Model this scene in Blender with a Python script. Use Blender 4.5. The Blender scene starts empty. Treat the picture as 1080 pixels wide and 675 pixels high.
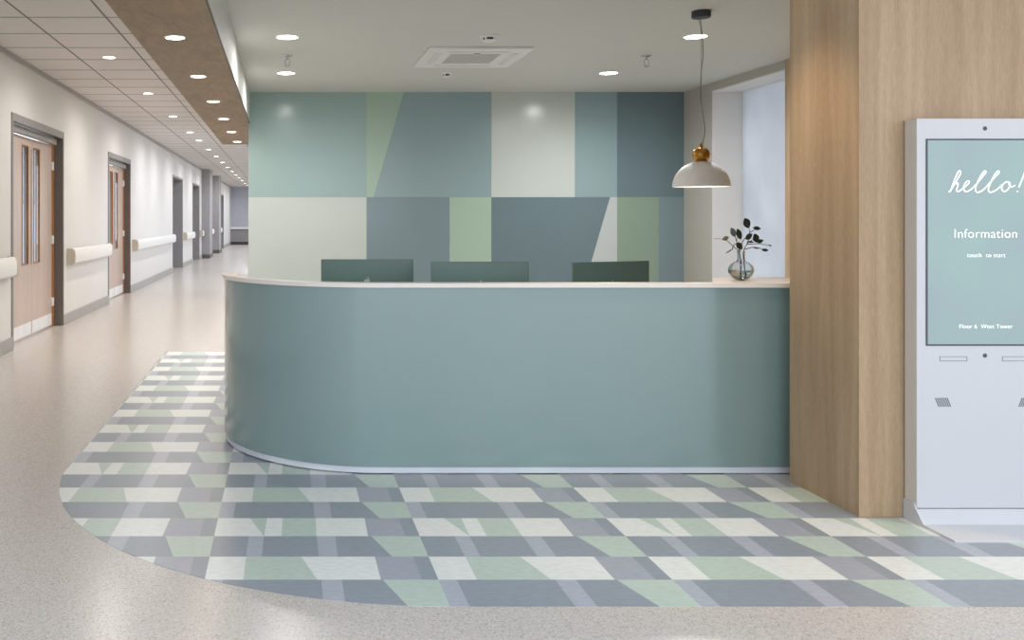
import bpy, bmesh, math, random
from mathutils import Vector, Matrix
random.seed(7)
PI = math.pi
scene = bpy.context.scene
COL = scene.collection
EYE, F, VX, VY = 1.3, 930.0, 299.0, 231.0

def P(px, py, Y):
    """photo pixel at depth Y -> (X, Z)"""
    return ((px - VX) / F * Y, EYE + (VY - py) / F * Y)

# ---------------------------------------------------------------- materials
def lin(c):
    r = []
    for v in c:
        v = v / 255.0
        r.append(v / 12.92 if v <= 0.04045 else ((v + 0.055) / 1.055) ** 2.4)
    return (r[0], r[1], r[2], 1.0)

def base_mat(name):
    m = bpy.data.materials.new(name); m.use_nodes = True
    nt = m.node_tree
    return m, nt, nt.nodes['Principled BSDF']

def sock(b, n, v):
    if n in b.inputs: b.inputs[n].default_value = v

def mat(name, c, rough=0.5, metal=0.0, spec=0.5, vary=0.04, scale=6.0, coat=0.0, bump=0.0, stretch=(1, 1, 1), detail=4.0):
    """plain surface with slight procedural mottling"""
    m, nt, b = base_mat(name)
    tc = nt.nodes.new('ShaderNodeTexCoord'); mp = nt.nodes.new('ShaderNodeMapping')
    mp.inputs['Scale'].default_value = stretch
    nz = nt.nodes.new('ShaderNodeTexNoise'); nz.inputs['Scale'].default_value = scale; nz.inputs['Detail'].default_value = detail
    rp = nt.nodes.new('ShaderNodeValToRGB')
    l = lin(c)
    rp.color_ramp.elements[0].position = 0.3; rp.color_ramp.elements[1].position = 0.7
    rp.color_ramp.elements[0].color = tuple(x * (1 - vary) for x in l[:3]) + (1,)
    rp.color_ramp.elements[1].color = tuple(min(1, x * (1 + vary)) for x in l[:3]) + (1,)
    L = nt.links.new
    L(tc.outputs['Object'], mp.inputs['Vector']); L(mp.outputs['Vector'], nz.inputs['Vector'])
    L(nz.outputs['Fac'], rp.inputs['Fac']); L(rp.outputs['Color'], b.inputs['Base Color'])
    sock(b, 'Roughness', rough); sock(b, 'Metallic', metal); sock(b, 'Specular IOR Level', spec)
    if coat: sock(b, 'Coat Weight', coat); sock(b, 'Coat Roughness', 0.08)
    if bump:
        bp = nt.nodes.new('ShaderNodeBump'); bp.inputs['Strength'].default_value = bump; bp.inputs['Distance'].default_value = 0.004
        L(nz.outputs['Fac'], bp.inputs['Height']); L(bp.outputs['Normal'], b.inputs['Normal'])
    return m

def wood(name, dark, light, stretch, rough=0.45, big=1.4, fine=34.0):
    m, nt, b = base_mat(name)
    L = nt.links.new
    tc = nt.nodes.new('ShaderNodeTexCoord')
    def tex(sc, st, det, dist):
        mp = nt.nodes.new('ShaderNodeMapping'); mp.inputs['Scale'].default_value = st
        nz = nt.nodes.new('ShaderNodeTexNoise'); nz.inputs['Scale'].default_value = sc
        nz.inputs['Detail'].default_value = det; nz.inputs['Distortion'].default_value = dist
        L(tc.outputs['Object'], mp.inputs['Vector']); L(mp.outputs['Vector'], nz.inputs['Vector'])
        return nz
    a = tex(big, tuple(0.35 if s < 1 else s for s in stretch), 5, 1.2)
    f = tex(fine, stretch, 6, 0.5)
    mx = nt.nodes.new('ShaderNodeMix'); mx.data_type = 'FLOAT'; mx.inputs[0].default_value = 0.36
    L(a.outputs['Fac'], mx.inputs[2]); L(f.outputs['Fac'], mx.inputs[3])
    rp = nt.nodes.new('ShaderNodeValToRGB')
    rp.color_ramp.elements[0].position = 0.32; rp.color_ramp.elements[1].position = 0.68
    rp.color_ramp.elements[0].color = lin(dark); rp.color_ramp.elements[1].color = lin(light)
    L(mx.outputs[0], rp.inputs['Fac']); L(rp.outputs['Color'], b.inputs['Base Color'])
    sock(b, 'Roughness', rough); sock(b, 'Specular IOR Level', 0.35)
    return m

def emit(name, c, s):
    m, nt, b = base_mat(name)
    sock(b, 'Base Color', lin(c)); sock(b, 'Emission Color', lin(c)); sock(b, 'Emission Strength', s); sock(b, 'Roughness', 0.4)
    return m

def glass(name, c=(255, 255, 255), rough=0.0, ior=1.45):
    m, nt, b = base_mat(name)
    sock(b, 'Base Color', lin(c)); sock(b, 'Transmission Weight', 1.0); sock(b, 'Roughness', rough); sock(b, 'IOR', ior)
    return m

def terrazzo(name):
    m, nt, b = base_mat(name)
    L = nt.links.new
    tc = nt.nodes.new('ShaderNodeTexCoord')
    vo = nt.nodes.new('ShaderNodeTexVoronoi'); vo.inputs['Scale'].default_value = 210
    L(tc.outputs['Object'], vo.inputs['Vector'])
    rp = nt.nodes.new('ShaderNodeValToRGB'); cr = rp.color_ramp; cr.interpolation = 'CONSTANT'
    cr.elements[0].position = 0.0; cr.elements[0].color = lin((176, 168, 161))
    cr.elements[1].position = 0.14; cr.elements[1].color = lin((202, 195, 189))
    e = cr.elements.new(0.5); e.color = lin((197, 190, 184))
    e = cr.elements.new(0.86); e.color = lin((211, 206, 200))
    sp = nt.nodes.new('ShaderNodeSeparateColor')
    L(vo.outputs['Color'], sp.inputs['Color']); L(sp.outputs['Red'], rp.inputs['Fac'])
    sock(b, 'Roughness', 0.24)
    L(rp.outputs['Color'], b.inputs['Base Color'])
    sock(b, 'Specular IOR Level', 0.42)
    return m

M = {}
M['terrazzo'] = terrazzo('beige_terrazzo')
M['wall_white'] = mat('white_paint', (226, 224, 222), 0.55, vary=0.01)
M['wall_grey'] = mat('grey_paint', (178, 176, 168), 0.6, vary=0.015)
M['ceiling'] = mat('ceiling_paint', (208, 208, 203), 0.6, vary=0.01)
M['tile_white'] = mat('ceiling_tile', (214, 208, 202), 0.5, vary=0.02, scale=20)
M['tile_grid'] = mat('ceiling_grid', (120, 114, 108), 0.6)
M['oak'] = wood('light_oak', (158, 131, 101), (191, 166, 137), (7, 7, 0.8))
M['oak_soffit'] = wood('brown_oak', (116, 91, 56), (152, 124, 84), (5, 1.2, 5), big=2.2, fine=20)
M['dark_trim'] = mat('dark_trim', (72, 66, 60), 0.5)
M['desk'] = mat('teal_lacquer', (128, 152, 152), 0.18, vary=0.012, scale=1.5, spec=0.6, coat=0.6)
M['counter'] = mat('white_solid_surface', (236, 228, 222), 0.3, vary=0.02, scale=14)
M['plinth'] = mat('brushed_plinth', (214, 219, 228), 0.3, vary=0.02)
M['kiosk'] = mat('kiosk_shell', (205, 206, 210), 0.35, vary=0.006)
M['kiosk_side'] = mat('kiosk_side', (214, 210, 203), 0.4, vary=0.01)
M['dark_line'] = mat('dark_grey_plastic', (74, 80, 90), 0.5)
M['black'] = mat('black_plastic', (38, 40, 43), 0.45)
M['monitor'] = mat('teal_aluminium', (98, 124, 117), 0.4, metal=0.1, vary=0.02)
M['logo'] = mat('pale_logo', (176, 200, 188), 0.3)
M['screen_black'] = mat('screen_glass', (24, 26, 28), 0.12)
M['door_wood'] = wood('pale_beech', (190, 168, 156), (212, 194, 184), (14, 14, 0.7), rough=0.3)
M['door_edge'] = wood('orange_beech_edge', (168, 110, 58), (190, 130, 74), (14, 14, 0.7))
M['frame_grey'] = mat('grey_frame', (142, 140, 138), 0.45)
M['frame_dark'] = mat('taupe_frame', (104, 96, 90), 0.5)
M['kick'] = mat('white_kickplate', (240, 242, 246), 0.35)
M['steel'] = mat('satin_steel', (200, 200, 200), 0.3, metal=0.7)
M['rail'] = mat('handrail_vinyl', (234, 233, 231), 0.4, vary=0.01)
M['rail_end'] = mat('handrail_end', (196, 184, 170), 0.5)
M['skirting'] = mat('grey_skirting', (172, 170, 168), 0.5)
M['jamb'] = mat('grey_jamb', (150, 148, 150), 0.5)
M['pilaster'] = mat('grey_pilaster', (158, 156, 158), 0.5)
M['brass'] = mat('brushed_brass', (190, 142, 72), 0.28, metal=1.0, vary=0.12, scale=30, stretch=(1, 1, 0.1))
M['shade'] = mat('white_shade', (248, 245, 241), 0.35, vary=0.006)
M['canopy'] = mat('canopy_black', (52, 56, 60), 0.5)
M['cord'] = mat('cord_grey', (128, 130, 126), 0.5)
M['plastic_white'] = mat('white_plastic', (232, 232, 230), 0.4, vary=0.008)
M['grille'] = mat('grille_grey', (208, 208, 206), 0.5)
M['vane'] = mat('vane_white', (222, 222, 220), 0.45)
M['chrome'] = mat('chrome', (205, 205, 208), 0.15, metal=1.0)
M['lens'] = emit('lamp_lens', (255, 250, 240), 9.0)
M['stem'] = mat('leaf_stem', (94, 88, 74), 0.6)
M['leaf'] = mat('dark_leaf', (36, 48, 36), 0.4, vary=0.25, scale=40)
M['leaf_pale'] = mat('olive_leaf', (112, 110, 74), 0.5, vary=0.2, scale=40)
M['leaf_grey'] = mat('grey_leaf', (92, 102, 108), 0.4, vary=0.15, scale=40)
M['glass'] = glass('clear_glass', (246, 250, 250))
M['water'] = glass('water', (232, 236, 236), 0.0, 1.33)
M['door_glass'] = glass('door_glass', (150, 158, 164), 0.02, 1.45)
M['white_text'] = emit('white_text', (250, 252, 252), 0.64)
M['blind'] = mat('blind_grey', (128, 132, 136), 0.5)
M['dark_room'] = mat('far_wall', (186, 188, 200), 0.6)
# mural laminates (glossy painted wall boards)
def lam(n, c): M[n] = mat(n, c, 0.2, vary=0.012, scale=1.2, spec=0.5)
lam('lam_teal', (154, 179, 178)); lam('lam_green', (166, 191, 174)); lam('lam_slate', (144, 168, 172)); lam('lam_pale', (196, 205, 201))
lam('lam_dark', (109, 129, 136)); lam('lam_mid', (128, 146, 153)); lam('lam_grey', (190, 198, 198)); lam('lam_moss', (140, 160, 144))
# floor inlay linoleum
def lino(n, c): M[n] = mat(n, c, 0.3, vary=0.07, scale=26, stretch=(1, 2.5, 1), detail=8)
lino('lino_white', (229, 232, 229)); lino('lino_green', (189, 204, 194)); lino('lino_dark', (146, 154, 164)); lino('lino_light', (175, 180, 191)); lino('lino_lilac', (166, 170, 181))

def screen_mat():
    m, nt, b = base_mat('kiosk_screen')
    L = nt.links.new
    tc = nt.nodes.new('ShaderNodeTexCoord')
    mp = nt.nodes.new('ShaderNodeMapping'); mp.inputs['Scale'].default_value = (1.4, 1.0, 0.9); mp.inputs['Location'].default_value = (0.3, 0, 0.1)
    nz = nt.nodes.new('ShaderNodeTexNoise'); nz.inputs['Scale'].default_value = 2.2; nz.inputs['Detail'].default_value = 1
    rp = nt.nodes.new('ShaderNodeValToRGB')
    rp.color_ramp.elements[0].position = 0.35; rp.color_ramp.elements[0].color = lin((163, 192, 190))
    rp.color_ramp.elements[1].position = 0.68; rp.color_ramp.elements[1].color = lin((158, 180, 188))
    L(tc.outputs['Object'], mp.inputs['Vector']); L(mp.outputs['Vector'], nz.inputs['Vector']); L(nz.outputs['Fac'], rp.inputs['Fac'])
    L(rp.outputs['Color'], b.inputs['Emission Color']); sock(b, 'Emission Strength', 0.66)
    sock(b, 'Base Color', lin((30, 36, 36))); sock(b, 'Roughness', 0.2)
    return m
M['screen'] = screen_mat()

def frosted():
    m, nt, b = base_mat('frosted_pane')
    L = nt.links.new
    out = nt.nodes['Material Output']
    tc = nt.nodes.new('ShaderNodeTexCoord'); nz = nt.nodes.new('ShaderNodeTexNoise')
    nz.inputs['Scale'].default_value = 1.6; nz.inputs['Detail'].default_value = 6
    rp = nt.nodes.new('ShaderNodeValToRGB')
    rp.color_ramp.elements[0].position = 0.3; rp.color_ramp.elements[0].color = (0.66, 0.685, 0.72, 1)
    rp.color_ramp.elements[1].position = 0.7; rp.color_ramp.elements[1].color = (0.80, 0.82, 0.85, 1)
    tr = nt.nodes.new('ShaderNodeBsdfTranslucent')
    L(tc.outputs['Object'], nz.inputs['Vector']); L(nz.outputs['Fac'], rp.inputs['Fac']); L(rp.outputs['Color'], tr.inputs['Color'])
    df = nt.nodes.new('ShaderNodeBsdfDiffuse'); df.inputs['Color'].default_value = (0.7, 0.72, 0.76, 1)
    mx = nt.nodes.new('ShaderNodeMixShader'); mx.inputs[0].default_value = 0.3
    L(tr.outputs[0], mx.inputs[1]); L(df.outputs[0], mx.inputs[2]); L(mx.outputs[0], out.inputs['Surface'])
    return m
M['frosted'] = frosted()

# ---------------------------------------------------------------- mesh helpers
class MB:
    def __init__(s): s.bm = bmesh.new(); s.mats = []
    def mi(s, m):
        if m not in s.mats: s.mats.append(m)
        return s.mats.index(m)
    def box(s, x0, x1, y0, y1, z0, z1, m, bev=0.0, seg=2):
        b2 = bmesh.new()
        bmesh.ops.create_cube(b2, size=1.0)
        for v in b2.verts:
            v.co = Vector((x0 + (v.co.x + .5) * (x1 - x0), y0 + (v.co.y + .5) * (y1 - y0), z0 + (v.co.z + .5) * (z1 - z0)))
        if bev > 0:
            bmesh.ops.bevel(b2, geom=list(b2.edges), offset=bev, segments=seg, profile=0.5, affect='EDGES')
        s.merge(b2, m); return s
    def merge(s, b2, m, mtx=None):
        i = s.mi(m); vm = {}
        for v in b2.verts: vm[v] = s.bm.verts.new(mtx @ v.co if mtx else v.co)
        for f in b2.faces:
            try: nf = s.bm.faces.new([vm[v] for v in f.verts])
            except ValueError: continue
            nf.material_index = i
        b2.free()
    def poly(s, pts, m):
        f = s.bm.faces.new([s.bm.verts.new(Vector(p)) for p in pts]); f.material_index = s.mi(m); return f
    def prism(s, pts, z0, z1, m, axis='z'):
        """extrude a 2D polygon along an axis"""
        def c(p, t):
            if axis == 'z': return Vector((p[0], p[1], t))
            if axis == 'x': return Vector((t, p[0], p[1]))
            return Vector((p[0], t, p[1]))
        i = s.mi(m); n = len(pts)
        A = [s.bm.verts.new(c(p, z0)) for p in pts]; B = [s.bm.verts.new(c(p, z1)) for p in pts]
        fs = [s.bm.faces.new(A), s.bm.faces.new(B)]
        for k in range(n): fs.append(s.bm.faces.new([A[k], A[(k + 1) % n], B[(k + 1) % n], B[k]]))
        for f in fs: f.material_index = i
        return s
    def strip(s, outer, inner, z0, z1, m):
        """ring between two open polylines, extruded"""
        i = s.mi(m); n = len(outer); bm = s.bm
        O0 = [bm.verts.new((p[0], p[1], z0)) for p in outer]; O1 = [bm.verts.new((p[0], p[1], z1)) for p in outer]
        I0 = [bm.verts.new((p[0], p[1], z0)) for p in inner]; I1 = [bm.verts.new((p[0], p[1], z1)) for p in inner]
        fs = []
        for k in range(n - 1):
            fs += [bm.faces.new([O0[k], O0[k + 1], O1[k + 1], O1[k]]), bm.faces.new([I0[k + 1], I0[k], I1[k], I1[k + 1]]),
                   bm.faces.new([O1[k], O1[k + 1], I1[k + 1], I1[k]]), bm.faces.new([O0[k + 1], O0[k], I0[k], I0[k + 1]])]
        fs += [bm.faces.new([O0[0], O1[0], I1[0], I0[0]]), bm.faces.new([O0[-1], I0[-1], I1[-1], O1[-1]])]
        for f in fs: f.material_index = i
        return s
    def lathe(s, prof, m, c=(0, 0, 0), n=40, close=False):
        i = s.mi(m); bm = s.bm; rings = []
        for r, z in prof:
            if r < 1e-6: rings.append([bm.verts.new((c[0], c[1], c[2] + z))])
            else: rings.append([bm.verts.new((c[0] + r * math.cos(2 * PI * k / n), c[1] + r * math.sin(2 * PI * k / n), c[2] + z)) for k in range(n)])
        for a, b in zip(rings, rings[1:]):
            for k in range(n):
                vs = []
                for v in (a[k % len(a)], a[(k + 1) % n % len(a)], b[(k + 1) % n % len(b)], b[k % len(b)]):
                    if v not in vs: vs.append(v)
                if len(vs) >= 3:
                    bm.faces.new(vs).material_index = i
        return s
    def tube(s, pts, r, m, n=8):
        pts = [Vector(p) for p in pts]; i = s.mi(m); bm = s.bm; rings = []
        rr = r if isinstance(r, (list, tuple)) else [r] * len(pts)
        up = Vector((0.13, 0.31, 0.94)).normalized()
        for k, p in enumerate(pts):
            t = (pts[min(k + 1, len(pts) - 1)] - pts[max(k - 1, 0)]).normalized()
            a = t.cross(up)
            if a.length < 1e-3: a = t.cross(Vector((1, 0, 0)))
            a.normalize(); b = t.cross(a).normalized()
            rings.append([bm.verts.new(p + (a * math.cos(2 * PI * j / n) + b * math.sin(2 * PI * j / n)) * rr[k]) for j in range(n)])
        for A, B in zip(rings, rings[1:]):
            for j in range(n): bm.faces.new([A[j], A[(j + 1) % n], B[(j + 1) % n], B[j]]).material_index = i
        for R in (rings[0], rings[-1]): bm.faces.new(R).material_index = i
        return s
    def cyl(s, x, y, z0, z1, r, m, n=32): return s.lathe([(0, z0), (r, z0), (r, z1), (0, z1)], m, (x, y, 0), n)
    def build(s, name, parent=None, smooth=35, origin=None, **props):
        bm = s.bm
        bmesh.ops.recalc_face_normals(bm, faces=bm.faces)
        me = bpy.data.meshes.new(name)
        if origin is not None: bmesh.ops.translate(bm, verts=bm.verts, vec=-Vector(origin))
        bm.to_mesh(me); bm.free()
        for m in s.mats: me.materials.append(M[m])
        if smooth:
            for p in me.polygons: p.use_smooth = True
            me.set_sharp_from_angle(angle=math.radians(smooth))
        o = bpy.data.objects.new(name, me); COL.objects.link(o)
        if origin is not None: o.location = origin
        if parent is not None:
            o.parent = parent
            o.matrix_parent_inverse = Matrix.Translation(-Vector(parent.location))
        for k, v in props.items(): o[k] = v
        return o

def tag(o, label=None, cat=None, group=None, kind=None):
    if label: o['label'] = label
    if cat: o['category'] = cat
    if group: o['group'] = group
    if kind: o['kind'] = kind
    return o

def empty(name, loc, label=None, cat=None, group=None, kind=None):
    o = bpy.data.objects.new(name, None); COL.objects.link(o); o.location = loc; o.empty_display_size = 0.1
    return tag(o, label, cat, group, kind)

def copy_tree(o, parent=None):
    c = o.copy(); COL.objects.link(c)
    if parent is not None: c.parent = parent
    for ch in list(o.children): copy_tree(ch, c)
    return c

# ---------------------------------------------------------------- dimensions
ZC = 2.94                    # ceilings
XW = -2.70                   # corridor wall
ZS = 2.537                   # wood soffit underside
XS0, XS1 = -1.01, -0.445     # wood soffit
YS1 = 14.65
YB = 11.4                    # mural wall
XB = -0.453
XR = 5.17                    # right wall
YF = -1.6                    # lobby side behind the camera
YC = 2.3                     # ceilings cut short here, out of view, to let in more sky light
YE = 45.0                    # corridor end

# ---------------------------------------------------------------- floor
tag(MB().box(-6, 8.5, -8, YE + .3, -0.12, 0.0, 'terrazzo').build('floor', smooth=0),
    'polished beige speckled terrazzo floor', 'floor', kind='structure')

# patterned inlay: four repeating courses of coloured pieces inside a rounded outline
ROW, PER, BX, Y0, NR = 0.218, 0.842, 0.558, 2.956, 26
def inlay_outline():
    cx, cy, r = 0.57, Y0 + 1.70, 1.70
    pts = [(6.5, Y0)]
    for k in range(0, 41):
        a = math.radians(270 - 90 * k / 40)
        pts.append((cx + r * math.cos(a), cy + r * math.sin(a)))
    yt = Y0 + NR * ROW
    pts += [(-1.15, yt), (6.5, yt)]
    return pts
OUT = inlay_outline()
def clip(poly, clipper):
    # clipper is clockwise (seen from above): inside is to the right of each edge
    out = poly
    n = len(clipper)
    for k in range(n):
        a, b = clipper[k], clipper[(k + 1) % n]
        ins = lambda p: (b[0] - a[0]) * (p[1] - a[1]) - (b[1] - a[1]) * (p[0] - a[0]) <= 1e-9
        src, out = out, []
        for j in range(len(src)):
            p, q = src[j], src[(j + 1) % len(src)]
            pi, qi = ins(p), ins(q)
            if pi: out.append(p)
            if pi != qi:
                d1 = (b[0] - a[0]) * (p[1] - a[1]) - (b[1] - a[1]) * (p[0] - a[0])
                d2 = (b[0] - a[0]) * (q[1] - a[1]) - (b[1] - a[1]) * (q[0] - a[0])
                t = d1 / (d1 - d2); out.append((p[0] + (q[0] - p[0]) * t, p[1] + (q[1] - p[1]) * t))
        if not out: return []
    return out
W, G, D, Lg, Li = 'lino_white', 'lino_green', 'lino_dark', 'lino_light', 'lino_lilac'
# per course: (bottom x, top x) of each boundary in one period, and the piece that FOLLOWS each boundary
RA = [((0, 0), Lg), ((.066, .066), D), ((.420, .420), Lg), ((.494, .494), D), ((.702, .641), G)]
RB = [((0, 0), W), ((.139, .141), G), ((.406, .352), W), ((.635, .635), Li), ((.783, .783), D)]
RC = [((0, 0), D), ((.140, .142), Lg), ((.200, .204), D), ((.420, .420), Lg), ((.492, .496), D), ((.702, .643), G)]
RD = [((0, 0), W), ((.204, .138), G), ((.2045, .213), W), ((.276, .280), G), ((.419, .423), W), ((.630, .636), Li), ((.783, .783), D)]
mb = MB()
ZI = 0.0015
for r in range(NR):
    ya, yb = Y0 + r * ROW, Y0 + (r + 1) * ROW
    course = (RA, RB, RC, RD)[r % 4]
    for k in range(-3, 9):
        o = BX + k * PER
        for j, ((xb, xt), m) in enumerate(course):
            (nb, nt_) = course[j + 1][0] if j + 1 < len(course) else (PER, PER)
            quad = [(o + xb, ya), (o + xt, yb), (o + nt_, yb), (o + nb, ya)]
            pg = clip(quad, OUT)
            if len(pg) >= 3:
                # drop duplicates
                q = []
                for p in pg:
                    if not q or (abs(p[0] - q[-1][0]) + abs(p[1] - q[-1][1])) > 1e-6: q.append(p)
                if len(q) > 2 and abs(q[0][0] - q[-1][0]) + abs(q[0][1] - q[-1][1]) < 1e-6: q.pop()
                if len(q) >= 3: mb.prism(q, 0.0, ZI, m)
tag(mb.build('floor_inlay', smooth=0), 'geometric green, grey and white linoleum inlay around the reception desk', 'floor inlay', kind='structure')

# ---------------------------------------------------------------- ceilings
tag(MB().box(XS1, 8.5, YC, YB + .1, ZC, ZC + .08, 'ceiling').build('ceiling', smooth=0),
    'smooth pale grey ceiling over the reception', 'ceiling', kind='structure')
mb = MB()
mb.box(XW - .25, XS0, YC, YS1, ZC, ZC + .08, 'tile_white'); mb.box(XW - .25, XB + .1, YS1, YE, ZC, ZC + .08, 'tile_white')
TS = 0.643; gx0 = -1.4425; gy0 = 7.164 - 7 * .634; TB = .0075
for i in range(-1, 2):
    x = gx0 + i * TS
    if XW < x < XB: mb.box(x - TB, x + TB, YC, YE, ZC - .002, ZC, 'tile_grid')
for j in range(0, 68):
    y = gy0 + j * .634
    if YC < y < YE - .02: mb.box(XW, XS0 if y < YS1 else XB, y - TB, y + TB, ZC - .0018, ZC, 'tile_grid')
tag(mb.build('ceiling_corridor', smooth=0), 'square white ceiling tiles in a thin grid along the corridor', 'ceiling', kind='structure')
tag(MB().box(XS0, XS1, YC, YS1, ZS, ZC, 'oak_soffit').build('ceiling_soffit', smooth=0),
    'lowered brown wood ceiling strip between corridor and reception', 'ceiling', kind='structure')
tag(MB().box(XS1, XS1 + .010, YC, YB, ZS + .012, ZC, 'ceiling').box(XS1, XS1 + .012, YC, YB, ZS, ZS + .012, 'dark_trim').build('trim_1', smooth=0), 'pale side of the lowered wood ceiling strip with a dark lower edge', 'trim', kind='structure')
tag(MB().box(XW, XW + .025, YC, YE, ZC - .05, ZC, 'skirting').build('trim_2', smooth=0), 'grey edge trim between corridor wall and ceiling tiles', 'trim', kind='structure')

# ---------------------------------------------------------------- corridor wall with doorways
DOORS = [(8.75, 10.78, 2.33), (13.57, 15.50, 2.31), (21.50, 23.55, 2.36), (26.2, 28.25, 2.36), (37.8, 39.6, 2.36)]
mb = MB(); TH = .30
ys = YF
for (a, b, h) in DOORS:
    mb.box(XW - TH, XW, ys, a, 0, ZC + .02, 'wall_white')
    mb.box(XW - TH, XW, a, b, h, ZC + .02, 'wall_white')
    ys = b
mb.box(XW - TH, XW, ys, YE, 0, ZC + .02, 'wall_white')
tag(MB().box(XW - TH, XW, -8, YC, ZC + .02, 7.0, 'wall_white').box(XW - TH, XW, -8, YF, 0, ZC + .02, 'wall_white').build('lobby_light_blocker', smooth=0), 'tall white side wall added out of view to block sky light', 'cladding', kind='structure')  # unseen wall, added to keep sky light from the left off the oak
tag(mb.build('wall_left', smooth=0), 'long white corridor wall on the left', 'wall', kind='structure')

mb = MB(); ys = YF
PIL = [(29.1, 30.3), (33.4, 34.5)]
gaps = sorted([(a, b) for a, b, h in DOORS] + PIL)
for a, b in gaps + [(YE, YE)]:
    mb.box(XW, XW + .018, ys, a, 0, .13, 'skirting', .004); ys = b
tag(mb.build('baseboard_left', smooth=0), 'grey skirting along the corridor wall', 'skirting', kind='structure')

for n, (a, b) in enumerate(PIL):
    c = MB()
    c.box(XW, XW + .26, a, b, 0, ZC, 'pilaster')
    c.box(XW, XW + .272, a - .012, b + .012, 0, .13, 'frame_dark')
    tag(c.build('pilaster', smooth=0), ['grey pilaster on the corridor wall, the nearer of the two', 'grey pilaster on the corridor wall, the farther of the two'][n], 'pilaster', 'corridor pilasters', 'structure')

# double doors
def double_door(n, a, b, h, label, detailed=True):
    root = empty('door_%d' % n, (XW, (a + b) / 2, 0), label, 'door', None, 'structure')
    fr = MB(); ft = .055
    # architrave on the wall face, lining across the reveal
    fr.box(XW - .02, XW + .012, a - .012, a + .035, 0, h + .03, 'frame_grey')
    fr.box(XW - .02, XW + .012, b - .035, b + .012, 0, h + .03, 'frame_dark')
    fr.box(XW - .02, XW + .012, a + .035, b - .035, h - .05, h + .03, 'frame_grey')
    fr.box(XW - .16, XW - .02, a, a + .035, 0, h, 'frame_dark')
    fr.box(XW - .16, XW - .02, b - .035, b, 0, h, 'frame_dark')
    fr.box(XW - .16, XW - .02, a + .035, b - .035, h - .035, h, 'frame_dark')
    fr.build('door_frame', root, smooth=0)
    cl = MB(); cl.box(XW - .098, XW - .045, a + .05, b - .10, h - .135, h - .06, 'frame_grey', .006)
    cl.build('door_closer_rail', root, smooth=0)
    X1 = XW - .10; X0 = X1 - .045            # leaf faces
    mid = (a + b) / 2 + .03; e0, e1 = a + .045, b - .125
    top = h - .14
    st = MB(); st.box(X0, X1 + .012, e1 + .004, e1 + .06, 0.0, h - .037, 'door_edge'); st.box(X0, X1 + .012, a + .036, e0 - .002, 0, h - .037, 'door_edge')
    st.build('door_jamb', root, smooth=0)
    for s, (y0, y1) in enumerate(((e0, mid - .002), (mid + .002, e1))):
        w0, w1 = (y1 - .36, y1 - .12) if s == 0 else (y0 + .07, y0 + .32)
        z0, z1 = .80, top - .09
        lf = MB()
        lf.box(X0, X1, y0, w0, .012, top, 'door_wood'); lf.box(X0, X1, w1, y1, .012, top, 'door_wood')
        lf.box(X0, X1, w0, w1, .012, z0, 'door_wood'); lf.box(X0, X1, w0, w1, z1, top, 'door_wood')
        leaf = lf.build('door_leaf', root, smooth=0)
        bd = MB(); t = .012
        bd.box(X0 - .002, X1 + .006, w0, w0 + t, z0, z1, 'door_edge'); bd.box(X0 - .002, X1 + .006, w1 - t, w1, z0, z1, 'door_edge')
        bd.box(X0 - .002, X1 + .006, w0 + t, w1 - t, z0, z0 + t, 'door_edge'); bd.box(X0 - .002, X1 + .006, w0 + t, w1 - t, z1 - t, z1, 'door_edge')
        bd.build('glazing_bead', leaf, smooth=0)
        pn = MB(); pn.box(X1 - .008, X1 - .003, w0 + t, w1 - t, z0 + t, z1 - t, 'door_glass'); pn.build('glass_pane', leaf, smooth=0)
        kp = MB(); kp.box(X1 - .001, X1 + .004, y0 + .02, y1 - .02, .03, .165, 'kick', .001); kp.build('kick_plate', leaf, smooth=0)
        bl = MB()
        for q in range(26): bl.box(X0 - .03, X0 - .012, w0 + .004, w1 - .004, z1 - .02 - q * .022, z1 - .008 - q * .022, 'blind')
        bl.box(X0 - .035, X0 - .008, w0 + .004, w1 - .004, z1 - .02 - 26 * .022 - .03, z1 - .02 - 26 * .022, 'dark_trim')
        bl.build('window_blind', leaf, smooth=0)
        for zz in (.30, 1.05, top - .25):
            hy = y1 if s else y0
            hg = MB(); hg.box(X1 - .004, X1 + .022, hy - .028, hy + .030, zz - .05, zz + .05, 'plastic_white', .004); hg.build('hinge', leaf)
    ph = MB(); ph.box(X1, X1 + .016, mid - .014, mid + .014, .80, top - .12, 'steel', .004); ph.build('meeting_strip', root, smooth=0)
    return root
double_door(1, *DOORS[0], 'pale wooden double door with slit windows, nearest on the corridor wall')
double_door(2, *DOORS[1], 'pale wooden double door beyond the first handrail, second on the corridor wall')
for n, lab in ((3, 'grey doorway recess just past the longest handrail'), (4, 'grey doorway recess just before the pilasters'), (5, 'farthest grey doorway recess near the corridor end')):
    a, b, h = DOORS[n - 1]
    root = empty('door_%d' % n, (XW, (a + b) / 2, 0), lab, 'door', None, 'structure')
    f = MB()
    f.box(XW - .29, XW + .012, a - .01, a + .03, 0, h + .02, 'frame_dark'); f.box(XW - .29, XW + .012, b - .03, b + .01, 0, h + .02, 'jamb')
    f.box(XW - .29, XW + .012, a + .03, b - .03, h - .03, h + .02, 'jamb')
    f.build('door_frame', root, smooth=0)
    f = MB(); f.box(XW - .28, XW - .24, a + .03, b - .03, 0.006, h - .03, 'jamb'); lf = f.build('door_leaf', root, smooth=0)
    f = MB(); f.box(XW - .24, XW - .19, a + .12, a + .14, 1.0, 1.12, 'steel', .004); f.build('door_handle', lf, smooth=0)

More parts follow.
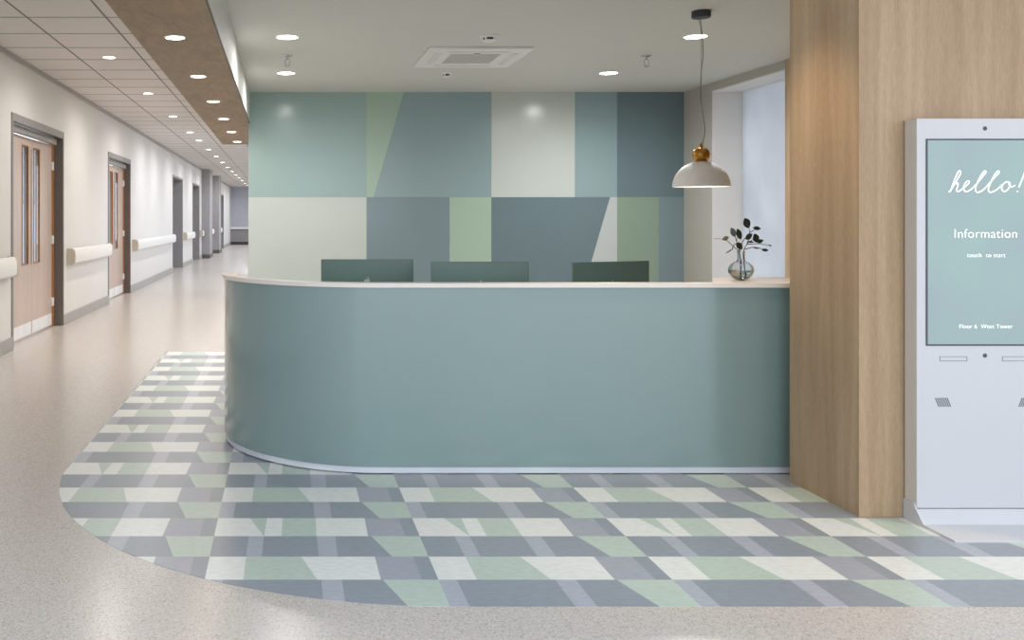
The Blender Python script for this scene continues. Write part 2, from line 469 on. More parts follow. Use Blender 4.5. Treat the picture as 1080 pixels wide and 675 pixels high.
# corridor end wall with dado and rail
f = MB(); f.box(XW - .3, XB + .3, YE, YE + .12, 0, ZC + .02, 'dark_room')
f.box(XW, XB + .1, YE - .015, YE, .14, .78, 'jamb'); f.box(XW, XB + .1, YE - .06, YE, .78, .90, 'rail'); f.box(XW, XB + .1, YE - .05, YE, .74, .78, 'frame_dark'); f.box(XW, XB + .1, YE - .02, YE, 0, .14, 'dark_trim')
tag(f.build('wall_end', smooth=0), 'blue-grey end wall of the corridor', 'wall', kind='structure')
# corridor right wall behind the mural: a row of window openings let the daylight in
f = MB(); y = YB + .22
f.box(XB, XB + .2, y, y + 1.0, 0, ZC + .02, 'wall_white')
y += 1.0
while y < YE:
    f.box(XB, XB + .2, y, min(y + 2.0, YE), 0, .35, 'wall_white'); f.box(XB, XB + .2, y, min(y + 2.0, YE), 2.45, ZC + .02, 'wall_white')
    f.box(XB, XB + .2, y + 2.0, min(y + 2.9, YE), 0, ZC + .02, 'wall_white'); y += 2.9
tag(f.build('wall_corridor_right', smooth=0), 'white window side wall of the corridor', 'wall', kind='structure')

# ---------------------------------------------------------------- handrails
def handrail(y0, y1, label):
    root = empty('handrail', (XW, (y0 + y1) / 2, .73), label, 'handrail', 'corridor handrails')
    X = XW
    prof = [(X + .03, .735), (X + .07, .735), (X + .095, .755), (X + .10, .80), (X + .10, .86), (X + .092, .905), (X + .07, .93), (X + .045, .93), (X + .03, .915)]
    MB().prism([(p[0], p[1]) for p in prof], y0 + .05, y1 - .05, 'rail', axis='y').build('cover', root)
    for (ya, yb) in ((y0, y0 + .05), (y1 - .05, y1)):
        c = MB().prism([(X, .733), (X + .07, .733), (X + .097, .753), (X + .103, .80), (X + .103, .86), (X + .095, .907), (X + .07, .933), (X, .933)], ya, yb, 'rail_end', axis='y').build('end_cap', root)
        c['label'] = 'beige end cap'
    k = y0 + .4
    while k < y1 - .2:
        MB().box(X, X + .035, k, k + .06, .78, .88, 'rail_end').build('bracket', root, smooth=0); k += 1.4
    return root
handrail(4.2, 8.66, 'white wall handrail before the nearest double door, at left edge')
handrail(10.98, 13.45, 'white wall handrail between the two wooden double doors')
handrail(15.75, 21.35, 'long white wall handrail past the second wooden double door')
handrail(23.75, 26.05, 'short white handrail between the two grey doorways')
handrail(28.4, 29.05, 'very short white handrail just before the nearer pilaster')
handrail(30.4, 33.3, 'white handrail between the two grey pilasters')
handrail(34.6, 37.6, 'farthest white handrail, beyond the second pilaster')

# ---------------------------------------------------------------- mural wall
tag(MB().box(XB, XR + .5, YB, YB + .22, 0, ZC + .02, 'wall_grey').build('wall_back', smooth=0), 'grey wall behind the reception desk', 'wall', kind='structure')
def mx(px): return (px - VX) / F * YB
ZM = EYE + 23 / F * YB
root = empty('wall_mural', ((XB + XR) / 2, YB, 0), 'colour-blocked wall panelling behind the reception desk', 'wall panelling', None, 'structure')
gap = .001
def panel(tb, tt, zb, zt, m):
    (x0b, x1b), (x0t, x1t) = tb, tt
    c = MB(); c.prism([(x0b, zb), (x1b, zb), (x1t, zt), (x0t, zt)], YB - .014, YB, m, axis='y')
    c.build('wall_panel', root, smooth=0)
def row(bounds, zb, zt):
    # bounds: list of (bottom px, top px), material following
    for k in range(len(bounds) - 1):
        (b0, t0), m = bounds[k]; (b1, t1), _ = bounds[k + 1]
        panel((mx(b0) + gap / 2, mx(b1) - gap / 2), (mx(t0) + gap / 2, mx(t1) - gap / 2), zb, zt, m)
row([((262, 262), 'lam_teal'), ((386, 386), 'lam_green'), ((394, 426), 'lam_slate'), ((518, 518), 'lam_pale'), ((606, 606), 'lam_slate'), ((650.5, 650.5), 'lam_dark'), ((720.7, 720.7), None)], ZM + .0005, ZC)
row([((262, 262), 'lam_pale'), ((386.5, 386.5), 'lam_mid'), ((474, 474), 'lam_green'), ((518, 518), 'lam_dark'), ((605.6, 643), 'lam_grey'), ((650.5, 650.5), 'lam_moss'), ((694.5, 694.5), 'lam_mid'), ((720.7, 720.7), None)], 0.0, ZM - .0005)

# ---------------------------------------------------------------- right wall: pier, header, window recess, wood cladding
WY0, WY1, WZ = 9.07, 10.64, 2.845
XO = XR + .36
f = MB()
f.box(XR, XO + .1, WY1, YB, 0, ZC + .02, 'wall_grey')          # pier by the mural
f.box(XR, XO + .1, WY0, WY1, WZ, ZC + .02, 'wall_grey')        # header
f.box(XR + .02, XO + .1, 4.363, WY0, 0, ZC + .02, 'wall_grey')
f.box(XR, XO + .1, WY0, WY1, 0, .30, 'wall_grey')
tag(f.build('wall_right', smooth=0), 'grey right-hand wall with a window recess', 'wall', kind='structure')
f = MB(); f.box(XR + .004, XO, WY1 - .012, WY1, .30, WZ, 'wall_white'); f.box(XR + .004, XO, WY0, WY1 - .012, WZ - .01, WZ, 'wall_white'); f.box(XR + .004, XO, WY0, WY1 - .012, .30, .312, 'wall_white')
tag(f.build('trim_3', smooth=0), 'white lining of the window recess', 'window lining', kind='structure')
tag(MB().box(XR - .012, XR + .02, 4.363, WY0, 0, ZC, 'oak').build('trim_4', smooth=0), 'oak cladding on the right wall beside the window', 'cladding', kind='structure')
w = MB(); w.box(XO, XO + .02, WY0, WY1 - .012, .312, WZ - .01, 'frosted')
tag(w.build('window_1', smooth=0), 'tall frosted window glowing with bluish daylight', 'window', kind='structure')

# oak partition in front
PX, PY0, PY1 = 2.505, 3.838, 4.363
tag(MB().box(PX, 8.5, PY0, PY1, 0, ZC, 'oak').build('wall_partition', smooth=0), 'thick oak-clad partition behind the information kiosk', 'wall', kind='structure')

# ---------------------------------------------------------------- reception desk
CX, CY, R = 0.495, 5.33, 0.85
XEND = 3.3
def path(d, start=0.0):
    pts = []
    for k in range(0, 61):
        a = math.radians(180 + 90 * k / 60)
        pts.append((CX + (R + d) * math.cos(a), CY + (R + d) * math.sin(a)))
    pts[0] = (pts[0][0], CY)
    for k in range(1, 7): pts.append((CX + (XEND - CX) * k / 6, CY - R - d))
    return pts
desk = empty('reception_desk', (1.2, 5.0, 0), 'large curved teal reception desk with a white counter top', 'reception desk')
MB().strip(path(0.0), path(-.045), .04, .952, 'desk').build('front_panel', desk, smooth=30)
MB().strip(path(-.022), path(-.043), ZI, .008, 'dark_line').build('plinth_shadow', desk, smooth=30)  # dark strip standing in for the shadow line under the plinth
MB().strip(path(-.006), path(-.045), .008, .04, 'plinth').build('plinth', desk, smooth=30)['label'] = 'pale metal plinth'
ct = MB(); ct.strip(path(.012), path(-.072), .952, .974, 'counter')
ct.build('counter_top', desk, smooth=30)['label'] = 'white counter top'
sh = MB(); sh.prism([(2.217, 4.555), (2.408, 4.95), (3.3, 4.95), (3.3, 4.555)], .950, .9735, 'counter'); sh.build('counter_shelf', desk, smooth=0)['label'] = 'white shelf carrying the vase'
sp = MB(); sp.box(2.44, 2.48, 4.53, 4.93, ZI, .950, 'desk'); sp.build('shelf_support', desk, smooth=0)
wt = MB(); wt.prism([p for p in path(-.047)] + [(XEND, 6.15), (CX - R + .047, 6.15)], .56, .59, 'counter'); wt.build('work_top', desk, smooth=0)
for xx in (-.28, 1.2, 2.7):
    wl = MB(); wl.box(xx, xx + .04, 5.45, 6.1, ZI, .56, 'desk'); wl.build('support_panel', desk, smooth=0)

# ---------------------------------------------------------------- monitors
def logo_bm(mb, cx, cz, s, y0, y1, m):
    body = [(0, -.44), (.10, -.50), (.22, -.48), (.34, -.32), (.42, -.12), (.33, -.02), (.29, .12), (.33, .24), (.40, .31), (.28, .40), (.14, .41), (0, .36),
            (-.12, .40), (-.26, .38), (-.38, .26), (-.43, .06), (-.40, -.16), (-.30, -.38), (-.20, -.49), (-.10, -.50)]
    mb.prism([(cx + x * s, cz + z * s) for x, z in body], y0, y1, m, axis='y')
    lf = [(.0, .44), (.02, .56), (.09, .66), (.20, .70), (.19, .58), (.12, .48)]
    mb.prism([(cx + x * s, cz + z * s) for x, z in lf], y0, y1, m, axis='y')
def monitor(x, y, ztop, w, rot, tilt, label, first=None):
    hh = .355
    if first is None:
        root = empty('desktop_monitor', (0, 0, 0), label, 'monitor', 'monitors on the reception desk')
        pan = empty_loc = None
        b = MB(); b.box(-w / 2, w / 2, 0, .012, -hh, 0, 'monitor', .004, 3); pn = b.build('housing', root)
        s = MB(); s.box(-w / 2 + .008, w / 2 - .008, .012, .014, -hh + .06, -.008, 'screen_black'); s.build('screen', root, smooth=0)
        l = MB(); logo_bm(l, 0, -.150, .052, -.0012, .0005, 'logo'); l.build('logo', pn, smooth=0)['label'] = 'pale emblem on the back'
        st = MB(); st.prism([(-.012, -.30), (.0, -.30), (.006, -.448), (-.14, -.448), (-.14, -.44), (-.03, -.438)], -.085, .085, 'monitor', axis='x'); st.build('stand', root, smooth=20)
    else:
        root = copy_tree(first); root['label'] = label
    root.location = (x, y, ztop); root.rotation_euler = (0, 0, rot)
    return root
Zw = .59
m1 = monitor(.545, 5.74, 1.038, .60, math.radians(-1.5), 0, 'teal monitor seen from behind, leftmost above the counter')
m2 = monitor(1.208, 5.42, 1.038, .60, math.radians(-1), 0, 'teal monitor seen from behind, middle one above the counter', m1)
m3 = monitor(2.03, 5.45, 1.038, .60, math.radians(22), 0, 'teal monitor turned aside, rightmost of three, nearest the vase', m1)

# ---------------------------------------------------------------- vase and sprigs
VXc, VYc, VZ = (781.5 - VX) / F * 4.70, 4.70, .974
vase = empty('vase', (VXc, VYc, VZ), 'round clear glass vase on the counter end', 'vase')
rb = .062
outer = []
for k in range(0, 19):
    a = math.radians(-78 + k * (78 + 68) / 18); outer.append((rb * math.cos(a), .054 + .053 * math.sin(a)))
outer += [(.0185, .112), (.0175, .13), (.018, .148), (.021, .158)]
inner = [(max(r - .0025, .0), z) for r, z in outer][::-1]
inner[-1] = (inner[-1][0], inner[-1][1] + .004)
prof = [(0, outer[0][1])] + outer + inner + [(0, inner[-1][1])]
prof = [(r, z - outer[0][1]) for r, z in prof]
MB().lathe(prof, 'glass', (VXc, VYc, VZ), 40).build('glass_body', vase, smooth=60)
wp = [(0, .006)]
for k in range(0, 11):
    a = math.radians(-70 + k * 72 / 10); wp.append(((rb - .0032) * math.cos(a), .0525 + .050 * math.sin(a)))
wp += [(0, wp[-1][1])]
MB().lathe(wp, 'water', (VXc, VYc, VZ), 40).build('water', vase, smooth=60)['label'] = 'water in the vase'
def VP(cx, cy, dy=0.0):
    X, Z = P(750 + cx / 8.44, 225 + cy / 8.44, VYc)
    return Vector((X, VYc + dy, Z))
def leaf(mb, cx, cy, lx, ly, width, dy, m, yaw=.35):
    """leaf centred at crop pixel, long axis (lx, ly) px, width px"""
    k = VYc / F / 8.44
    c = VP(cx, cy, dy); ax = Vector((lx * k, yaw * math.hypot(lx, ly) * k, -ly * k))
    side = Vector((-ly, 0, -lx)); side.normalize(); side *= width * k * 1.12; ax = ax * 1.12
    nrm = ax.cross(side).normalized()
    rows = []
    for t, wd in ((-.5, .03), (-.35, .55), (-.15, .95), (.05, 1.0), (.25, .78), (.40, .42), (.5, .03)):
        p = c + ax * t
        bend = nrm * (.0035 * (1 - 4 * t * t))
        rows.append([p - side * .5 * wd + nrm * .002, p + bend * -.4, p + side * .5 * wd + nrm * .002])
    th = nrm * .0008; i = mb.mi(m); bm = mb.bm
    A = [[bm.verts.new(q + th) for q in r] for r in rows]; B = [[bm.verts.new(q - th) for q in r] for r in rows]
    for a, b in zip(A, A[1:]):
        for j in range(2): bm.faces.new([a[j], a[j + 1], b[j + 1], b[j]]).material_index = i
    for a, b in zip(B, B[1:]):
        for j in range(2): bm.faces.new([a[j + 1], a[j], b[j], b[j + 1]]).material_index = i
    for k2 in range(len(rows) - 1):
        for j in (0, 2): bm.faces.new([A[k2][j], A[k2 + 1][j], B[k2 + 1][j], B[k2][j]]).material_index = i
    for r in (0, -1): bm.faces.new(A[r] + B[r][::-1]).material_index = i
def sprig(label, stems, leaves):
    root = empty('leafy_sprig', (VXc, VYc, VZ + .01), label, 'sprig', 'sprigs in the glass vase')
    s = MB()
    for pts in stems:
        V = [VP(*p) for p in pts]; out = []
        for k in range(len(V) - 1):
            for t in range(4):
                p0, p1, p2, p3 = V[max(k - 1, 0)], V[k], V[k + 1], V[min(k + 2, len(V) - 1)]; u = t / 4
                out.append(.5 * ((2 * p1) + (-p0 + p2) * u + (2 * p0 - 5 * p1 + 4 * p2 - p3) * u * u + (-p0 + 3 * p1 - 3 * p2 + p3) * u ** 3))
        out.append(V[-1]); n = len(out)
        s.tube(out, [.0028 - .0018 * k / n for k in range(n)], 'stem', 6)
    s.build('stem', root)
    l = MB()
    for a in leaves: leaf(l, *a)
    l.build('foliage', root)
sprig('sprig with pale and dark leaves leaning left from the glass vase',
      [[(262, 560, 0), (262, 440, 0), (250, 345, 0), (195, 293, .0), (130, 240, -.01), (60, 226, -.02), (5, 226, -.02)], [(195, 293, 0), (215, 275, 0), (245, 288, -.01)], [(195, 295, 0), (165, 325, -.02), (112, 352, -.03)]],
      [(122, 222, 62, -20, 34, -.01, 'leaf_pale'), (243, 289, 62, 50, 48, -.012, 'leaf'), (150, 333, 78, -36, 10, -.02, 'leaf_grey'), (207, 170, 50, 74, 46, .01, 'leaf_grey')])
sprig('upright sprig with dark leaves, tallest in the glass vase',
      [[(275, 575, .01), (275, 440, .01), (262, 345, .01), (240, 240, .015), (268, 190, .02)], [(262, 345, .01), (300, 250, .02), (360, 170, .02), (338, 90, .02)], [(360, 170, .02), (400, 150, .02), (428, 133, .02)], [(240, 250, .015), (225, 215, .01), (207, 172, .01)]],
      [(338, 88, 52, 80, 60, .02, 'leaf'), (428, 133, 74, 8, 32, .02, 'leaf'), (268, 186, 46, 86, 46, .02, 'leaf')])
sprig('sprig with dark leaves leaning right from the glass vase',
      [[(290, 580, -.01), (286, 440, -.01), (278, 345, -.01), (310, 275, -.01), (350, 240, -.01), (392, 222, -.01), (425, 248, -.01)], [(310, 275, -.01), (400, 270, -.02), (510, 286, -.02)], [(290, 320, -.01), (370, 300, -.02), (455, 325, -.03)], [(310, 275, -.01), (320, 240, -.01), (328, 205, -.01)]],
      [(328, 206, 66, -42, 44, -.012, 'leaf'), (391, 222, 44, 74, 52, -.012, 'leaf'), (425, 248, 64, -14, 32, -.014, 'leaf'), (335, 253, 66, 6, 16, -.02, 'leaf'), (385, 308, 62, 8, 14, -.02, 'leaf_grey'), (455, 325, 66, 6, 24, -.03, 'leaf'), (510, 286, 26, 12, 12, -.02, 'leaf_grey')])

# ---------------------------------------------------------------- pendant lamp
LX, LY = (739.5 - VX) / F * 6.96, 6.96
pen = empty('pendant_lamp', (LX, LY, ZC), 'white dome pendant lamp with a brass ball above the counter', 'pendant lamp')
MB().lathe([(0, -.052), (.066, -.052), (.071, -.047), (.071, 0), (0, 0)], 'canopy', (LX, LY, ZC)).build('canopy', pen)['label'] = 'dark ceiling canopy'
cz = lambda py: EYE + (VY - py) / F * LY
cxx = lambda px: (px - VX) / F * LY
MB().tube([(cxx(739.4), LY, cz(15)), (cxx(739.6), LY, cz(152))], .0032, 'steel', 8).build('suspension_wire', pen)
cp = [(735.5, 16), (736, 20), (738.5, 28), (740, 38), (740.8, 52), (740.4, 64), (738.6, 76), (738.2, 90), (738.6, 105), (739.5, 115), (742, 130), (742.6, 140), (741, 149), (739.6, 154)]
MB().tube([(cxx(a), LY - .012, cz(b)) for a, b in cp], .0032, 'cord', 8).build('cord', pen)
zb, zt = cz(197), cz(170)
rs = 28 / F * LY; hs = zt - zb
pr = [(rs * math.cos(math.radians(a)), zb + hs * math.sin(math.radians(a)) ** 0.97 if a > 0 else zb) for a in range(0, 88, 4)]
pr = pr + [(.02, zt)]
inn = [(max(r - .006, .001), z - (.005 if k else 0)) for k, (r, z) in enumerate(pr)][::-1]
MB().lathe(pr + inn + [pr[0]], 'shade', (LX, LY, 0), 56).build('lamp_shade', pen, smooth=60)['label'] = 'white dome shade'
zbll, rbl = cz(163.2), 8.7 / F * LY
bp = [(0, -rbl * .9)] + [(rbl * math.cos(math.radians(a)) * (1 + .0), rbl * .95 * math.sin(math.radians(a))) for a in range(-64, 70, 6)] + [(.018, rbl * 1.02), (.010, rbl * 1.25), (.004, rbl * 1.42), (0, rbl * 1.42)]
b = MB(); b.lathe(bp, 'brass', (LX, LY, zbll), 48)
for v in b.bm.verts:      # soft fluting of the ball
    d = Vector((v.co.x - LX, v.co.y - LY, 0)); a = math.atan2(d.y, d.x); k = 1 + .035 * abs(math.sin(a * 5)) if d.length > .03 else 1
    v.co.x = LX + d.x * k; v.co.y = LY + d.y * k
b.lathe([(.046, zt - .004 - zbll), (.05, -rbl * .72), (.035, -rbl * .6)], 'brass', (LX, LY, zbll), 40)
b.build('brass_ball', pen, smooth=50)['label'] = 'brushed brass ball'
MB().lathe([(0, zb + .06), (.02, zb + .065), (.036, zb + .085), (.036, zb + .11), (.018, zb + .14), (.018, zt - .008), (0, zt - .008)], 'lens', (LX, LY, 0), 24).build('bulb', pen)

# ---------------------------------------------------------------- downlights
ORD = ['nearest', 'second', 'third', 'fourth', 'fifth', 'sixth', 'seventh', 'eighth', 'ninth', 'tenth', 'eleventh', 'twelfth', 'thirteenth', 'fourteenth', 'fifteenth']
def spot(root, x, y, z, power, col, size, blend=.7, rad=.05):
    ld = bpy.data.lights.new('lamp', 'SPOT'); ld.energy = power; ld.color = col; ld.spot_size = math.radians(size); ld.spot_blend = blend; ld.shadow_soft_size = rad
    o = bpy.data.objects.new('lamp_beam', ld); COL.objects.link(o); o.parent = root; o.location = (0, 0, -.02)
def make_downlight(r, name='downlight'):
    root = empty(name, (0, 0, 0))
    MB().lathe([(r * .88, -.001), (r * .90, -.006), (r * .97, -.006), (r * 1.02, -.003), (r * 1.03, 0), (r * .88, 0)], 'plastic_white', n=40).build('trim_ring', root)
    MB().lathe([(0, -.0035), (r * .6, -.0035), (r * .885, -.0030), (r * .885, -.0005), (0, -.0005)], 'lens', n=36).build('lens', root)['label'] = 'glowing lens'
    return root
protos = {}
def downlight(x, y, z, r, label, group, power, col, size=178, blend=1.0):
    if r not in protos: protos[r] = make_downlight(r); root = protos[r]
    else:
        src = protos[r]; root = src.copy(); COL.objects.link(root)
        for ch in src.children:
            if ch.type == 'MESH': c = ch.copy(); COL.objects.link(c); c.parent = root
    root.location = (x, y, z); tag(root, label, 'ceiling light', group)
    spot(root, x, y, z, power, col, size, blend)
WARM, NEUT, COOL = (1.0, .86, .68), (1, .985, .97), (.97, .98, 1)
PWM, PWS, PWC = 150, 19, 62
for x, y, lab in ((.034, 7.94, 'round recessed downlight in the reception ceiling, above left of the sprinkler'),
                  (.03, 9.90, 'round recessed downlight in the reception ceiling, just behind the left sprinkler'),
                  (3.65, 9.90, 'round recessed downlight in the reception ceiling, left of the right sprinkler'),
                  (3.70, 7.92, 'round recessed downlight beside the pendant lamp cord')):
    downlight(x, y, ZC, .108, lab, 'reception ceiling downlights', PWM if x > 1 else 85, NEUT)
for k, y in enumerate((6.0, 7.63, 9.26, 10.88, 12.5, 14.08)):
    downlight(-.738, y, ZS, .072, 'round downlight in the brown wood ceiling strip, %s from the front' % ORD[k], 'wood strip downlights', PWS, WARM)
for k, y in enumerate((8.93, 11.5, 14.07, 16.65, 18.4, 20.75, 23.1, 25.5, 27.9, 30.3, 32.7, 35.1, 37.5, 40.5, 43.0)):  # far end of the row extended to brighten the corridor end wall
    downlight(-1.765, y, ZC, .070, 'round downlight in the white corridor ceiling tiles, %s from the front' % ORD[k], 'corridor tile downlights', PWC, (1, .94, .87) if k < 3 else COOL)
# the same rows carry on over the part of the room nearer than the picture shows
downlight(2.03, 4.12, ZC, .1081, 'recessed downlight close to the oak partition, above the desk end', None, 60, (1, .74, .44), 66, .6)

# ---------------------------------------------------------------- ceiling fittings
def sprinkler(x, y, label):
    root = empty('sprinkler_head', (x, y, ZC), label, 'sprinkler', 'ceiling sprinklers')
    MB().lathe([(0, -.012), (.03, -.012), (.048, -.004), (.05, 0), (0, 0)], 'chrome', (x, y, ZC), 28).build('escutcheon', root)
    f = MB(); f.cyl(x, y, ZC - .04, ZC - .010, .012, 'chrome', 16)
    for s in (-1, 1): f.tube([(x + s * .008, y, ZC - .035), (x + s * .024, y, ZC - .055), (x + s * .022, y, ZC - .085), (x + s * .004, y, ZC - .100)], .004, 'chrome', 8)
    f.cyl(x, y, ZC - .104, ZC - .096, .010, 'chrome', 16); f.build('frame', root)
    MB().cyl(x, y, ZC - .110, ZC - .104, .026, 'chrome', 20).build('deflector', root)
sprinkler(.04, 8.84, 'small chrome sprinkler head between the two left reception downlights')
sprinkler(3.64, 8.84, 'small chrome sprinkler head at right, near the pendant cord')
def detector(x, y, r, label):
    root = empty('smoke_detector', (x, y, ZC), label, 'smoke detector', 'ceiling smoke detectors')
    MB().lathe([(0, -.018), (r * .9, -.018), (r, -.012), (r, 0), (0, 0)], 'plastic_white', (x, y, ZC), 36).build('base', root)
    MB().lathe([(0, -.052), (r * .55, -.052), (r * .72, -.044), (r * .78, -.018), (0, -.018)], 'plastic_white', (x, y, ZC), 36).build('sensor_head', root)
    s = MB()
    for a0, a1 in ((-118, -70), (-152, -138)):
        ps = [(x + r * .785 * math.cos(math.radians(a)), y + r * .785 * math.sin(math.radians(a))) for a in range(a0, a1 + 1, 4)]
        pi_ = [(x + r * .70 * math.cos(math.radians(a)), y + r * .70 * math.sin(math.radians(a))) for a in range(a0, a1 + 1, 4)]
        s.strip(ps, pi_, ZC - .040, ZC - .022, 'black')
    s.build('vent_slot', root)['label'] = 'black vent slot'
detector(1.84, 7.9, .084, 'white smoke detector in front of the ceiling air conditioner')
detector(1.83, 9.88, .066, 'white smoke detector behind the ceiling air conditioner')
# ceiling cassette
ax0, ax1, ay0, ay1 = 1.385, 2.385, 8.38, 9.40
ac = empty('air_conditioner', ((ax0 + ax1) / 2, (ay0 + ay1) / 2, ZC), 'square white cassette air conditioner in the reception ceiling', 'air conditioner')
zl = ZC - .028
f = MB()
b_ = .25
f.box(ax0, ax1, ay0, ay0 + b_, zl, ZC, 'plastic_white', .008); f.box(ax0, ax1, ay1 - b_, ay1, zl, ZC, 'plastic_white', .008)
f.box(ax0, ax0 + b_, ay0 + b_ - .01, ay1 - b_ + .01, zl, ZC, 'plastic_white', .004); f.box(ax1 - b_, ax1, ay0 + b_ - .01, ay1 - b_ + .01, zl, ZC, 'plastic_white', .004)
f.build('fascia', ac, smooth=0)
f = MB(); f.box(ax0 + b_ - .005, ax1 - b_ + .005, ay0 + b_ - .005, ay1 - b_ + .005, zl + .004, ZC, 'grille')
for k in range(14):
    yy = ay0 + b_ + .02 + k * (ay1 - ay0 - 2 * b_ - .04) / 13
    f.box(ax0 + b_ + .01, ax1 - b_ - .01, yy - .006, yy + .006, zl, zl + .006, 'grille')
f.build('intake_grille', ac, smooth=0)
for (x0, x1, y0, y1) in ((ax0 + .2, ax1 - .2, ay0 + .09, ay0 + .16), (ax0 + .2, ax1 - .2, ay1 - .16, ay1 - .09), (ax0 + .09, ax0 + .16, ay0 + .2, ay1 - .2), (ax1 - .16, ax1 - .09, ay0 + .2, ay1 - .2)):
    v = MB(); v.box(x0, x1, y0, y1, zl - .006, zl + .001, 'vane', .002); v.build('air_vent', ac, smooth=0)
v = MB(); v.box((ax0 + ax1) / 2 - .03, (ax0 + ax1) / 2 + .03, ay0 + .2, ay0 + .215, zl - .003, zl + .001, 'dark_line'); v.build('badge', ac, smooth=0)

# ---------------------------------------------------------------- information kiosk
KX0, KX1 = 2.700, 3.278
KC = (KX0 + KX1) / 2
KY = 3.759; KT = 1.728
ki = empty('information_kiosk', (KC, 3.79, 0), 'tall white touch-screen information kiosk against the oak wall', 'kiosk')
f = MB(); f.prism([(KX0, .069), (KX1, .069), (KX1, KT), (KX0, KT)], KY, PY0 - .006, 'kiosk', axis='y')
f.build('body', ki, smooth=0)
f = MB(); f.box(KX0 - .001, KX0 + .001, KY + .004, PY0 - .008, .07, KT - .002, 'kiosk_side'); f.build('side_panel', ki, smooth=0)
f = MB(); f.prism([(PY0 - .004, ZI), (PY0 - .004, .088), (KY + .012, .085), (KY - .001, .064), (3.712, .013), (3.545, .0085), (3.537, .006), (3.537, ZI)], KX0 - .006, KX1 + .006, 'kiosk', axis='x')
f.build('foot', ki, smooth=0)
f = MB(); f.box(KX0 + .001, KX1 - .001, KY - .0016, KY + .001, .0655, .0672, 'dark_line'); f.build('seam', ki, smooth=0)
sx0, sx1, sz0, sz1 = P(978, 0, KY)[0], 2 * KC - P(978, 0, KY)[0], P(0, 363, KY)[1], P(0, 148, KY)[1]
f = MB()
t = .0065
f.box(sx0 - t, sx0, KY - .003, KY + .002, sz0 - t, sz1 + t, 'dark_line'); f.box(sx1, sx1 + t, KY - .003, KY + .002, sz0 - t, sz1 + t, 'dark_line')
f.box(sx0, sx1, KY - .003, KY + .002, sz1, sz1 + t, 'dark_line'); f.box(sx0, sx1, KY - .003, KY + .002, sz0 - t, sz0, 'dark_line')
f.build('bezel', ki, smooth=0)['label'] = 'thin dark screen bezel'
scr = MB().box(sx0, sx1, KY - .002, KY + .001, sz0, sz1, 'screen').build('screen', ki, smooth=0, origin=(KC, KY, 1.2))
scr['label'] = 'pale teal lit touch screen'
YT = KY - .003
def textobj(body, x0, x1, ybase, name, capshift=0):
    cu = bpy.data.curves.new(name, 'FONT'); cu.body = body; cu.size = 1.0; cu.extrude = 0.0; cu.resolution_u = 6; cu.offset = -.016; cu.space_character = 1.06
    o = bpy.data.objects.new(name, cu); COL.objects.link(o)
    bpy.context.view_layer.update()
    me = bpy.data.meshes.new_from_object(o.evaluated_get(bpy.context.evaluated_depsgraph_get()))
    xs = [v.co.x for v in me.vertices]; wx = max(xs) - min(xs); mn = min(xs)
    X0, X1 = P(x0, 0, KY)[0], P(x1, 0, KY)[0]; Zb = P(0, ybase, KY)[1]; s = (X1 - X0) / wx
    bm = bmesh.new(); bm.from_mesh(me)
    bm2 = MB(); bm2.mi('white_text')
    vm = {v: bm2.bm.verts.new((X0 + (v.co.x - mn) * s, YT, Zb + v.co.y * s)) for v in bm.verts}
    for fc in bm.faces:
        try: bm2.bm.faces.new([vm[v] for v in fc.verts])
        except ValueError: pass
    bm.free()
    bpy.data.objects.remove(o); bpy.data.curves.remove(cu); bpy.data.meshes.remove(me)
    r = bmesh.ops.extrude_face_region(bm2.bm, geom=list(bm2.bm.faces))
    bmesh.ops.translate(bm2.bm, verts=[e for e in r['geom'] if isinstance(e, bmesh.types.BMVert)], vec=(0, .0012, 0))
    return bm2.build(name, None, smooth=0)
def under(o, par):
    o.parent = par; o.matrix_parent_inverse = par_inv(par)
def par_inv(par):
    m = Matrix.Identity(4); q = par
    bpy.context.view_layer.update()
    return par.matrix_world.inverted()
for body, x0, x1, yb in (('Information', 1006.5, 1072, 250.8), ('touch  to start', 1019.5, 1060, 271.2), ('Floor 6  West Tower', 1011.5, 1067.5, 346.2)):
    o = textobj(body, x0, x1, yb, 'screen_text'); under(o, scr)
# handwritten hello!
def HP(cx, cy): 
    X, Z = P(970 + cx / 5.19, 160 + cy / 5.19, KY); return Vector((X, YT + .0004, Z))
def smooth(pts, sub=7):
    V = [HP(*p) for p in pts]; out = []
    for k in range(len(V) - 1):
        p0, p1, p2, p3 = V[max(k - 1, 0)], V[k], V[k + 1], V[min(k + 2, len(V) - 1)]
        for t in range(sub):
            u = t / sub
            out.append(.5 * ((2 * p1) + (-p0 + p2) * u + (2 * p0 - 5 * p1 + 4 * p2 - p3) * u * u + (-p0 + 3 * p1 - 3 * p2 + p3) * u ** 3))
    out.append(V[-1]); return out
strokes = [
 [(157, 222), (178, 193), (203, 152), (220, 120), (219, 106), (208, 110), (192, 145), (176, 188), (164, 218)],
 [(166, 215), (180, 188), (197, 173), (207, 174), (205, 190), (199, 208), (206, 218), (222, 210), (250, 188), (268, 170), (264, 160), (250, 168), (238, 192), (242, 214), (260, 217), (285, 200), (318, 165), (348, 128), (360, 112), (353, 106), (338, 122), (315, 165), (302, 202), (309, 221), (328, 219), (352, 202), (390, 160), (420, 128), (432, 112), (425, 106), (410, 122), (386, 168), (373, 204), (380, 221), (398, 219), (424, 204), (450, 178)],
 [(484, 166), (470, 165), (452, 182), (446, 204), (456, 217), (474, 212), (490, 190), (490, 172), (480, 165)],
 [(484, 168), (490, 186), (504, 191), (520, 184)],
 [(574, 106), (562, 140), (549, 172), (539, 196)],
]
f = MB()
for st in strokes: f.tube(smooth(st), .0026, 'white_text', 8)
c = HP(531, 218); f.lathe([(0, -.0032), (.0025, -.002), (.0032, 0), (.0025, .002), (0, .0032)], 'white_text', c, 12)
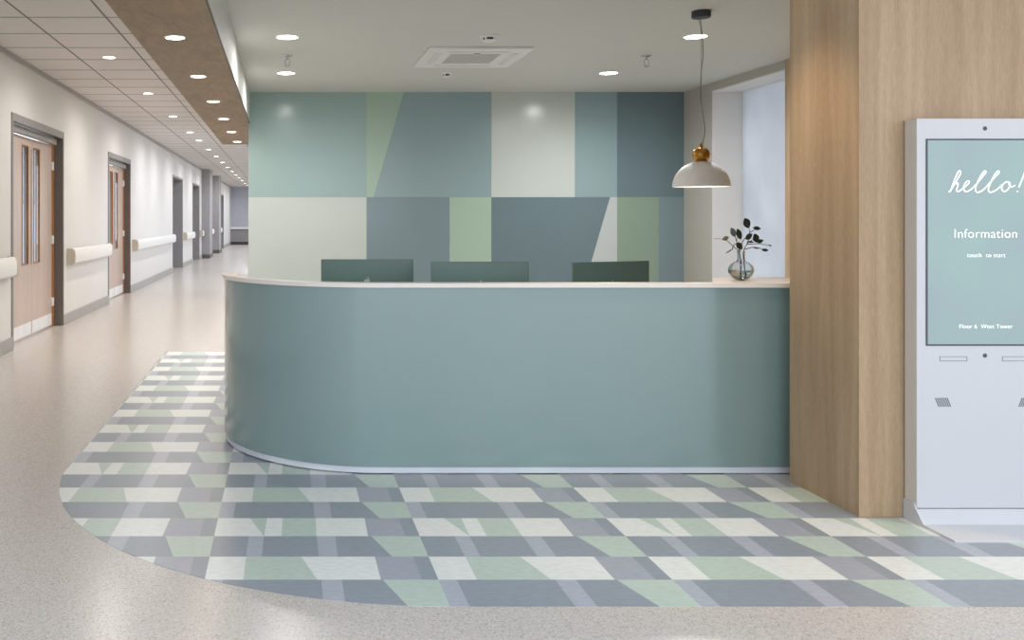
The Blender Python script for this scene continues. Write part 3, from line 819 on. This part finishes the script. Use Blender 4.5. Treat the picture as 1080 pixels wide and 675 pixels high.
for v in f.bm.verts: v.co.y = YT + (v.co.y - YT - .0004) * .25 + .0002
o = f.build('screen_lettering', None); under(o, scr)
# camera dots, slots, speaker grilles
f = MB()
for py in (135.5, 375):
    X, Z = P(1038.8, py, KY); f2 = MB(); f2.lathe([(0, -.001), (.0082, -.001), (.0092, 0), (.0092, .003), (0, .003)], 'dark_line', (0, 0, 0), 24)
    for v in f2.bm.verts: v.co = Vector((X + v.co.x, KY + v.co.z - .0005, Z + v.co.y))
    f2.build('camera_lens', ki)['label'] = 'small dark round camera'
f.bm.free()
def mirror(x, s): return x if s > 0 else 2 * KC - x
for s in (1, -1):
    xa, xb_ = sorted((mirror(P(991, 0, KY)[0], s), mirror(P(1020, 0, KY)[0], s)))
    za, zb_ = P(0, 380.8, KY)[1], P(0, 376, KY)[1]; t = .0014
    f = MB(); y0, y1 = KY - .001, KY + .001
    f.box(xa, xb_, y0, y1, za, za + t, 'dark_line'); f.box(xa, xb_, y0, y1, zb_ - t, zb_, 'dark_line')
    f.box(xa, xa + t, y0, y1, za + t, zb_ - t, 'dark_line'); f.box(xb_ - t, xb_, y0, y1, za + t, zb_ - t, 'dark_line')
    f.build('card_slot', ki, smooth=0)['label'] = 'thin outlined slot under the screen'
    f = MB()
    for k in range(7):
        xt = P(986 + k * 2.05, 0, KY)[0]; xl = xt + P(989.8, 0, KY)[0] - P(986, 0, KY)[0]; w_ = .0038
        zt_, zl_ = P(0, 419.5, KY)[1], P(0, 429, KY)[1]
        q = [(xt, zt_), (xt + w_, zt_), (xl + w_, zl_), (xl, zl_)]
        f.prism([(mirror(a, s), b) for a, b in q], KY - .0008, KY + .002, 'dark_line', axis='y')
    f.build('speaker_grille', ki, smooth=0)['label'] = 'slanted dark speaker slits'

# ---------------------------------------------------------------- light, camera, render
wd = bpy.data.worlds.new('sky'); scene.world = wd; wd.use_nodes = True
bg = wd.node_tree.nodes['Background']; bg.inputs['Color'].default_value = (.86, .92, 1.0, 1); bg.inputs['Strength'].default_value = 1.55

cam = bpy.data.cameras.new('camera'); co = bpy.data.objects.new('camera', cam); COL.objects.link(co)
co.location = (0, 0, EYE); co.rotation_euler = (PI / 2, 0, 0)
cam.sensor_width = 36; cam.sensor_fit = 'HORIZONTAL'; cam.lens = F / 1080 * 36
cam.shift_x = (540 - VX) / 1080; cam.shift_y = -(337.5 - VY) / 1080
cam.clip_start = .05; cam.clip_end = 200
scene.camera = co
scene.view_settings.view_transform = 'Standard'; scene.view_settings.look = 'None'
scene.view_settings.gamma = 1; scene.view_settings.use_curve_mapping = False; scene.view_settings.exposure = 0.45
scene.cycles.max_bounces = 8; scene.cycles.diffuse_bounces = 5; scene.cycles.glossy_bounces = 4; scene.cycles.transmission_bounces = 8
scene.cycles.use_denoising = True; scene.cycles.sample_clamp_indirect = 6
